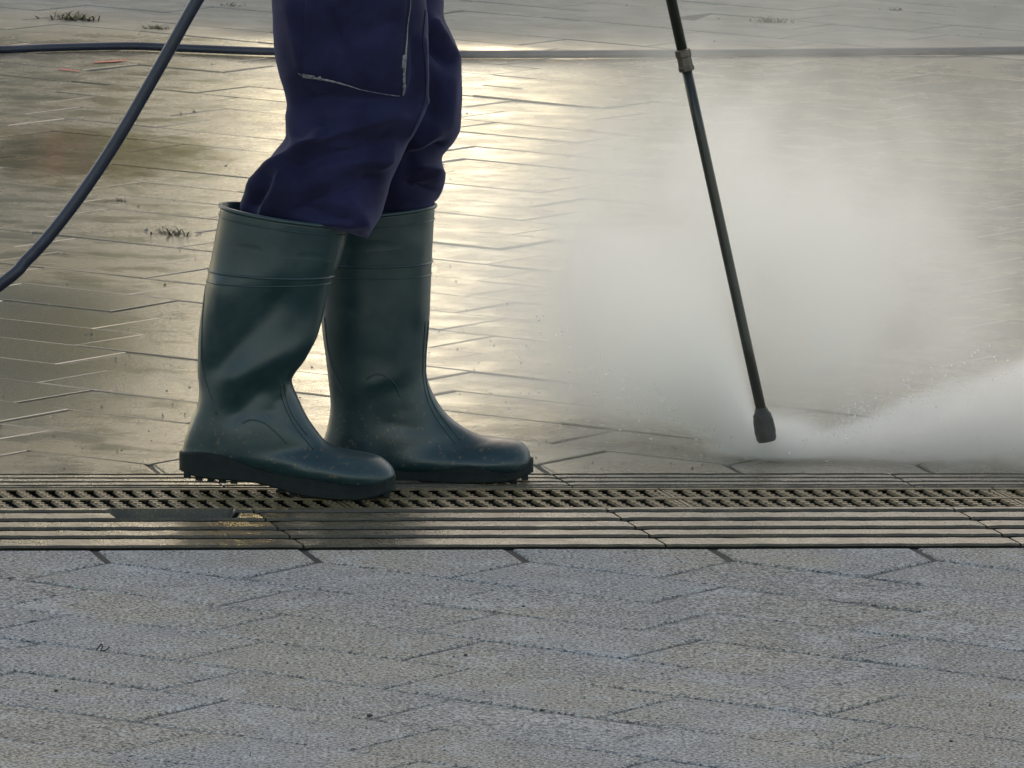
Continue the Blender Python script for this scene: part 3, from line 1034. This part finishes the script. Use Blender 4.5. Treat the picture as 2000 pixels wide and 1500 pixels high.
# ------------------------------------------------------------------ weeds, red marks, pebbles, twig, grit
def weed(px, py, size, n, mat, label, flat=.6):
    g = G(px, py)
    rnd = random.Random(int(px * 7 + py))
    bm = bmesh.new()
    for k in range(2 * n):
        a = rnd.uniform(0, 2 * math.pi)
        L = size * rnd.uniform(.35, 1)
        el = rnd.uniform(.1, 1.1) * (1 - flat) + .12
        d = Vector((math.cos(a), math.sin(a) * 1.0, 0))
        p0 = Vector((rnd.gauss(0, size * .5), rnd.gauss(0, size * .15), 0))
        s = Vector((-d.y, d.x, 0)) * size * rnd.uniform(.02, .045)
        pts = [p0 + d * L * t + Vector((0, 0, math.sin(min(t * 1.6, 1.57)) * L * el)) for t in (0, .5, 1)]
        vs = [bm.verts.new(pts[0] - s), bm.verts.new(pts[0] + s), bm.verts.new(pts[1] + s * .9), bm.verts.new(pts[1] - s * .9), bm.verts.new(pts[2])]
        bm.faces.new(vs[:4]); bm.faces.new((vs[3], vs[2], vs[4]))
    o = from_bm('weed', bm, mat)
    o.location = g + Vector((0, 0, -.002))
    tag(o, label, 'weed', 'weeds growing in the paving joints')
weed(140, 38, .055, 46, M['weed'], 'largest yellowish weed in the paving at the upper left corner')
weed(305, 56, .035, 30, M['weed'], 'small pale weed just above the hose on the left')
weed(345, 460, .045, 34, M['weed_dark'], 'dark flat weed in the joint left of the boot top')
weed(1507, 42, .045, 34, M['weed'], 'pale weed behind the hose at right of the lance')
weed(452, 12, .03, 22, M['weed_dark'], 'small dark weed at the top edge beside the trousers')
weed(1745, 20, .03, 18, M['weed_dark'], 'small dark weed near the upper right corner')
weed(232, 392, .022, 14, M['weed_dark'], 'tiny dark weed beside the slanting hose')

def tint(pts, w, label):
    P = crom([tuple(G(x, y, .0035)) for x, y in pts], 8)
    V, F = [], []
    n = len(P)
    for i, p in enumerate(P):
        ww = w * (.25 + .75 * math.sin(math.pi * min(1, (i + .6) / n)) ** .6) * (1 + .4 * mnoise.noise(Vector((i * .8, w * 100, 0))))
        V += [Vector(p) + Vector((0, -ww, 0)), Vector(p) + Vector((0, ww, 0))]
    for i in range(n - 1):
        F.append((2 * i, 2 * i + 2, 2 * i + 3, 2 * i + 1))
    o = mesh_obj('red_mark', V, F, M['red'])  # thin red strip just above the pavers
    tag(o, label, 'paint mark', 'red marks on the paving')
tint([(183, 121), (215, 119.5), (250, 117)], .016, 'longer bright red streak on the paving, just below the hose')
tint([(113, 134), (135, 136), (156, 138.5)], .010, 'shorter faint red streak left of the bright one')

def pebble_mesh(seed, mat):
    rnd = random.Random(seed)
    bm = bmesh.new()
    bmesh.ops.create_icosphere(bm, subdivisions=1, radius=1)
    for v in bm.verts:
        v.co *= rnd.uniform(.75, 1.15)
        v.co.z *= .6
    me = bpy.data.meshes.new('pebble'); bm.to_mesh(me); bm.free()
    me.materials.append(mat)
    return me
pd, pp_ = pebble_mesh(1, M['stone']), pebble_mesh(2, M['stone_pale'])
for (x, y, r, me, lab) in ((1057, 1389, .0034, pd, 'dark pebble lying alone on the dry front paving below the middle'), (722, 1400, .0042, pd, 'dark pebble on the front paving straight below the near boot'),
        (109, 1351, .0035, pd, 'dark pebble at the lower left of the front paving'), (1858, 1449, .003, pd, 'dark pebble near the lower right corner'), (1023, 1186, .003, pd, 'dark pebble just below the drain, under the far boot toe'),
        (910, 1281, .003, pd, 'dark pebble between two paver joints at the centre of the front paving'),
        (718, 1333, .0022, pp_, 'tiny white pebble on the front paving below the boots'), (1358, 1328, .0022, pp_, 'tiny white pebble on the front paving below the nozzle'), (154, 1153, .0024, pp_, 'tiny white pebble at the left below the drain'),
        (367, 1380, .0024, pp_, 'tiny white pebble at the lower left')):
    o = inst('pebble', me)
    g = G(x, y)
    o.matrix_world = Matrix.Translation((g.x, g.y, r * .4)) @ Matrix.Rotation(x, 4, 'Z') @ Matrix.Scale(r, 4)
    tag(o, lab, 'pebble', 'pebbles on the front paving')
tw = [G(188, 1270, .002), G(193, 1264, .006), G(198, 1258, .010), G(200, 1264, .005), G(197, 1270, .002), G(206, 1270, .003), G(214, 1263, .008)]
V, F = tube([Vector(p) for p in crom([tuple(p) for p in tw], 6)], .0009, 6)
tag(mesh_obj('twig', V, F, M['stone'], None, True), 'small dark curled twig on the front paving at left', 'twig')

bm = bmesh.new()
rnd = random.Random(11)
def grain(g, r):
    vs = [bm.verts.new(g + Vector((rnd.uniform(-1, 1) * r, rnd.uniform(-1, 1) * r, z * r))) for z in (0, 0, .2)] + [bm.verts.new(g + Vector((0, 0, r * .9)))]
    for f in ((0, 1, 3), (1, 2, 3), (2, 0, 3)):
        bm.faces.new([vs[i] for i in f])
for k in range(2600):
    grain(G(rnd.uniform(-80, 2080), rnd.uniform(1085, 1540), .0), abs(rnd.gauss(0, .0010)) + .0005)
for k in range(900):
    x = rnd.uniform(-80, 2080); y = 930 - 940 * rnd.random() ** 1.3
    if x < 420 and 240 < y < 360: continue
    grain(G(x, y, .0), abs(rnd.gauss(0, .0016)) + .0008)
o = from_bm('grit', bm, M['grit'])
tag(o, 'loose grit scattered over the pavers', kind='stuff')

# ------------------------------------------------------------------ puddles on the wet paving
def mat_water():
    s = NT('water film')
    s.t.nodes.remove(s.b)
    fr = s.n('ShaderNodeFresnel'); fr.inputs['IOR'].default_value = 1.33
    gl = s.n('ShaderNodeBsdfGlossy'); gl.inputs['Roughness'].default_value = .035
    trn = s.n('ShaderNodeBsdfTransparent'); trn.inputs['Color'].default_value = (.86, .84, .78, 1)
    p = s.pos()
    nb = s.bump(s.noise(s.map(p, scale=(1, 1, 1)), 22, 3, .6), .0012, .35)
    s.l(nb, fr.inputs['Normal']); s.l(nb, gl.inputs['Normal'])
    mx = s.n('ShaderNodeMixShader')
    q = s.n('ShaderNodeVectorMath', operation='DIVIDE')
    c = G(170, 300)
    s.l(rel(s, c), q.inputs[0]); q.inputs[1].default_value = (.30, .62, 1)
    ln = s.n('ShaderNodeVectorMath', operation='LENGTH'); s.l(q.outputs[0], ln.inputs[0])
    dd = s.math('ADD', ln.outputs['Value'], s.math('MULTIPLY', s.math('SUBTRACT', s.noise(s.map(p, scale=(1, .4, 1)), 12, 4, .6), .5), 1.2))
    fac = s.math('MULTIPLY', s.rng(dd, 1.0, .4), s.math('MULTIPLY', fr.outputs[0], .5))
    trc = s.mix(s.rng(dd, 1.0, .55), (1, 1, 1), (.98, .97, .94)); s.l(trc, trn.inputs['Color'])
    s.l(fac, mx.inputs[0]); s.l(trn.outputs[0], mx.inputs[1]); s.l(gl.outputs[0], mx.inputs[2])
    s.l(mx.outputs[0], s.out.inputs['Surface'])
    return s.m
MW = mat_water()
def puddle(cx, cy, rx, ry, seed, label):
    c = G(cx, cy)
    bx = (G(cx + rx, cy) - c).length; by = abs(G(cx, cy - ry).y - c.y)
    V = [Vector((c.x, c.y, .0022))]
    N = 90
    for i in range(N):
        a = 2 * math.pi * i / N
        r = 1 + .35 * mnoise.noise(Vector((math.cos(a) * 1.6 + seed, math.sin(a) * 1.6, 0))) + .18 * mnoise.noise(Vector((math.cos(a) * 5 + seed, math.sin(a) * 5, 2)))
        V.append(Vector((c.x + math.cos(a) * bx * r, c.y + math.sin(a) * by * r, .0022)))
    F = [(0, i + 1, (i + 1) % N + 1) for i in range(N)]
    o = mesh_obj('puddle', V, F, MW)
    tag(o, label, kind='structure')
puddle(170, 302, 330, 55, 1, 'shallow puddle mirroring green leaves behind the slanting hose')

# ------------------------------------------------------------------ what the wet paving mirrors: the far side of the square
def building(name_label, x0, x1, y0, y1, h, wall, cols, rows, win_w=1.1, win_h=1.5, roof=True):
    b = empty('building', ((x0 + x1) / 2, y0, 0))
    tag(b, name_label, 'building')
    cx = (x0 + x1) / 2
    bm = bmesh.new(); box(bm, x0 - cx, x1 - cx, 0, y1 - y0, -.05, h); from_bm('wall', bm, wall, b)
    if roof:
        hw = (x1 - x0) / 2
        V = [(-hw - .02, -.4, h + .002), (hw + .02, -.4, h + .002), (hw + .02, y1 - y0 + .4, h + .002), (-hw - .02, y1 - y0 + .4, h + .002), (-hw, (y1 - y0) / 2, h + 1.2), (hw, (y1 - y0) / 2, h + 1.2)]
        mesh_obj('roof', V, [(0, 1, 5, 4), (2, 3, 4, 5), (1, 2, 5), (3, 0, 4), (3, 2, 1, 0)], M['roof'], b)
    for r in range(rows):
        for c in range(cols):
            wx = x0 - cx + (x1 - x0) * (c + .5) / cols
            wz = .9 + r * 2.9
            bm = bmesh.new()
            for (a, bb, z0, z1) in ((-win_w / 2, win_w / 2, 0, .08), (-win_w / 2, win_w / 2, win_h - .08, win_h), (-win_w / 2, -win_w / 2 + .08, .08, win_h - .08), (win_w / 2 - .08, win_w / 2, .08, win_h - .08)):
                box(bm, wx + a, wx + bb, -.06, .02, wz + z0, wz + z1)
            w = from_bm('window', bm, M['frame'], b)
            bm = bmesh.new(); box(bm, wx - win_w / 2 + .08, wx + win_w / 2 - .08, -.02, .01, wz + .08, wz + win_h - .08)
            from_bm('pane', bm, M['pane'], w)
    return b
YB = 46.0
xl = YB * math.tan(R(-1.85)); xr = YB * math.tan(R(.42))
building('brown plastered house across the square, mirrored dimly in the wet paving on the left', xl - 15, xl, YB, YB + 9, 19.6, M['wall_a'], 6, 6)
building('pale grey house across the square, on the right of the bright gap', xr, xr + 16, YB, YB + 9, 11.6, M['wall_b'], 6, 3)
def shrub(x, y, rx, h, nleaf, label, flowers=0, mat=None, cat='shrub', trunk=None, z0=0.0, ls=.10):
    e = empty('shrub' if not trunk else 'tree', (x, y, 0))
    tag(e, label, cat)
    rnd = random.Random(int(abs(x) * 100 + h * 10))
    def leaves(n, s, mt, nm, shell):
        V, F = [], []
        cl = [(rnd.uniform(-1, 1), rnd.uniform(-1, 1), rnd.uniform(-1, 1)) for _ in range(14)]
        for _ in range(n):
            c = rnd.choice(cl)
            p = Vector((c[0] * .75, c[1] * .75, c[2] * .75)) + Vector((rnd.gauss(0, .28), rnd.gauss(0, .28), rnd.gauss(0, .28)))
            if shell: p.y = -abs(p.y) - .2
            p = Vector((p.x * rx, p.y * rx, z0 + (h - z0) / 2 + p.z * (h - z0) / 2))
            if p.z < .05: p.z = .05
            nn = Vector((rnd.gauss(0, .45), -.75 + rnd.gauss(0, .4), .65 + rnd.gauss(0, .4))).normalized()
            a = nn.cross(Vector((rnd.gauss(0, 1), rnd.gauss(0, 1), rnd.gauss(0, 1)))).normalized() * s
            b = nn.cross(a).normalized() * s * .6
            k = len(V); V += [p - a, p + b, p + a, p - b]; F.append((k, k + 1, k + 2, k + 3))
        mesh_obj(nm, V, F, mt, e)
    leaves(nleaf, ls, mat or M['leaf'], 'crown' if trunk else 'foliage', False)
    if flowers: leaves(flowers, .11, M['flower'], 'flower', True)
    V, F = tube([(0, 0, -.02), (.03, .02, h * .3), (-.02, 0, h * .6)], [trunk or .05, (trunk or .05) * .8, (trunk or .05) * .4], 10)
    mesh_obj('trunk' if trunk else 'stem', V, F, M['bark'], e, True)
YS = 40.0
for az, rx, h, fl, lab in ((-3.02, .28, 3.3, 0, 'dark shrub across the square, leftmost of the mirrored row'), (-2.72, .16, 3.3, 40, 'yellow green shrub with red flowers across the square'),
        (-2.38, .14, 3.2, 60, 'shrub with many red flowers across the square, nearer the bright gap'), (-2.08, .12, 3.2, 5, 'slim pale green shrub across the square at the edge of the gap')):
    shrub(YS * math.tan(R(az)), YS, rx, h, 420, lab, fl, ls=.15, mat=M['leaf_d'] if az < -2.9 else None, z0=.1)
for az, lab in ((.9, 'leafy tree across the square nearest the bright gap'), (2.3, 'leafy tree across the square further right'), (3.9, 'rightmost leafy tree across the square')):
    shrub(38 * math.tan(R(az)), 38, .42, 5.2, 2600, lab, 0, mat=M['leaf_d'], cat='tree', trunk=.12, z0=1.9, ls=.12)

# ------------------------------------------------------------------ spray and mist (real volumes round the jet)
IMP = G(1494, 890)
def vol_mat(name, build, color=(1.0, .985, .955), aniso=.42):
    s = NT(name)
    s.t.nodes.remove(s.b)
    pv = s.n('ShaderNodeVolumePrincipled')
    pv.inputs['Color'].default_value = color + (1,)
    pv.inputs['Anisotropy'].default_value = aniso
    s.l(build(s), pv.inputs['Density'])
    s.l(pv.outputs[0], s.out.inputs['Volume'])
    return s.m
def gauss(s, c, r):
    nd = s.n('ShaderNodeVectorMath', operation='DIVIDE')
    s.l(rel(s, c), nd.inputs[0]); nd.inputs[1].default_value = r
    ln = s.n('ShaderNodeVectorMath', operation='LENGTH'); s.l(nd.outputs[0], ln.inputs[0])
    q = s.math('MULTIPLY', ln.outputs['Value'], ln.outputs['Value'])
    return s.math('EXPONENT', s.math('MULTIPLY', q, -1.0))
def cloud(s):
    w = s.n('ShaderNodeVectorMath', operation='MULTIPLY_ADD')
    nz = s.n('ShaderNodeTexNoise'); s.l(s.pos(), nz.inputs['Vector']); nz.inputs['Scale'].default_value = 3.5; nz.inputs['Detail'].default_value = 3
    s.l(nz.outputs['Color'], w.inputs[0]); w.inputs[1].default_value = (.25, .25, .25); s.l(s.pos(), w.inputs[2])
    n = s.noise(s.map(w.outputs[0], loc=(2.3, 0, 1)), 6.0, 5, .62)
    k = s.math('POWER', s.rng(n, .30, .70, .05, 1.6), 1.5)
    a = s.math('MULTIPLY', gauss(s, at(1380, 670, LANCE_Y + .50), (.29, .30, .15)), 8.5)
    b = s.math('MULTIPLY', gauss(s, at(1420, 490, LANCE_Y + .9), (.28, .45, .18)), 5.0)
    c = s.math('MULTIPLY', gauss(s, at(1640, 430, LANCE_Y + 1.3), (.50, .9, .30)), .55)
    return s.math('MULTIPLY', s.math('ADD', s.math('ADD', a, b), c), k)
def fan(sgn, lo0, lo1, hi0, hi1, amp, spread, back):
    def f(s):
        x, y, z = s.sep(rel(s, IMP))
        xx = s.math('MAXIMUM', s.math('MULTIPLY', x, sgn), .004)
        sl = s.math('DIVIDE', z, xx)
        nz = s.noise(s.pos(), 9, 4, .6)
        sl = s.math('ADD', sl, s.math('MULTIPLY', s.math('SUBTRACT', nz, .5), .30))
        m = s.math('MULTIPLY', s.rng(sl, lo0, lo1), s.rng(sl, hi1, hi0))
        yy = s.math('SUBTRACT', y, s.math('MULTIPLY', xx, back))
        wy = s.math('ADD', s.math('MULTIPLY', xx, spread), .02)
        q = s.math('DIVIDE', yy, wy)
        gy = s.math('EXPONENT', s.math('MULTIPLY', s.math('MULTIPLY', q, q), -1.0))
        fall = s.math('DIVIDE', amp, s.math('ADD', xx, .05))
        st = s.rng(s.math('MULTIPLY', x, sgn), -.004, .03)
        far_ = s.rng(xx, .78, .35) if sgn > 0 else s.math('MULTIPLY', s.rng(xx, .34, .10), s.rng(z, .30, .04))
        return s.math('MULTIPLY', s.math('MULTIPLY', s.math('MULTIPLY', m, gy), s.math('MULTIPLY', fall, st)), far_)
    return f
def vbox(name, lo, hi, mat, label):
    bm = bmesh.new(); box(bm, lo[0], hi[0], lo[1], hi[1], lo[2], hi[2])
    o = from_bm(name, bm, mat)
    tag(o, label, kind='stuff')
    return o
vbox('mist', (IMP.x - 1.0, IMP.y - .35, .003), (IMP.x + 1.6, IMP.y + 3.2, .95), vol_mat('mist', cloud), 'pale water mist drifting behind the lance')
vbox('spray', (IMP.x - .01, IMP.y - .3, .0032), (IMP.x + .8, IMP.y + .5, .32), vol_mat('spray', fan(1, -.03, .06, .18, .40, 14.0, .35, .3)), 'dense white spray fanning out to the right from the jet')
vbox('spray', (IMP.x - .36, IMP.y - .2, .0034), (IMP.x + .012, IMP.y + .6, .4), vol_mat('spray', fan(-1, .12, .5, 1.6, 4.0, 5.5, .45, .7)), 'white spray thrown back to the left of the nozzle')
def jet(s):
    x, y, z = s.sep(rel(s, IMP))
    return gauss(s, IMP + Vector((0.01, .0, .012)), (.05, .05, .026)).node.outputs[0]
vbox('jet', (IMP.x - .12, IMP.y - .10, .0036), (IMP.x + .12, IMP.y + .10, .09), vol_mat('jet', lambda s: s.math('MULTIPLY', jet(s), 220.0)), 'bright burst of water where the jet strikes the paving')

bm = bmesh.new()
rnd = random.Random(5)
for k in range(900):
    a = rnd.choice((-1, 1, 1))
    d = abs(rnd.gauss(0, .22)) + .02
    p = IMP + Vector((a * d, rnd.gauss(0, .05) + .05, d * rnd.uniform(.02, .55) + .004))
    r = rnd.uniform(.0005, .0019)
    q = [bm.verts.new(p + Vector(o) * r) for o in ((1, 0, 0), (-1, 0, 0), (0, 1, 0), (0, -1, 0), (0, 0, 1.3), (0, 0, -1.3))]
    for f in ((0, 2, 4), (2, 1, 4), (1, 3, 4), (3, 0, 4), (2, 0, 5), (1, 2, 5), (3, 1, 5), (0, 3, 5)):
        bm.faces.new([q[i] for i in f])
ms = NT('water drop')
ms.set(Base_Color=(.9, .92, .93), Roughness=.05, IOR=1.33)
ms.b.inputs['Transmission Weight'].default_value = 1
tag(from_bm('water_drops', bm, ms.m, None, True), 'drops of water flying out of the jet', kind='stuff')
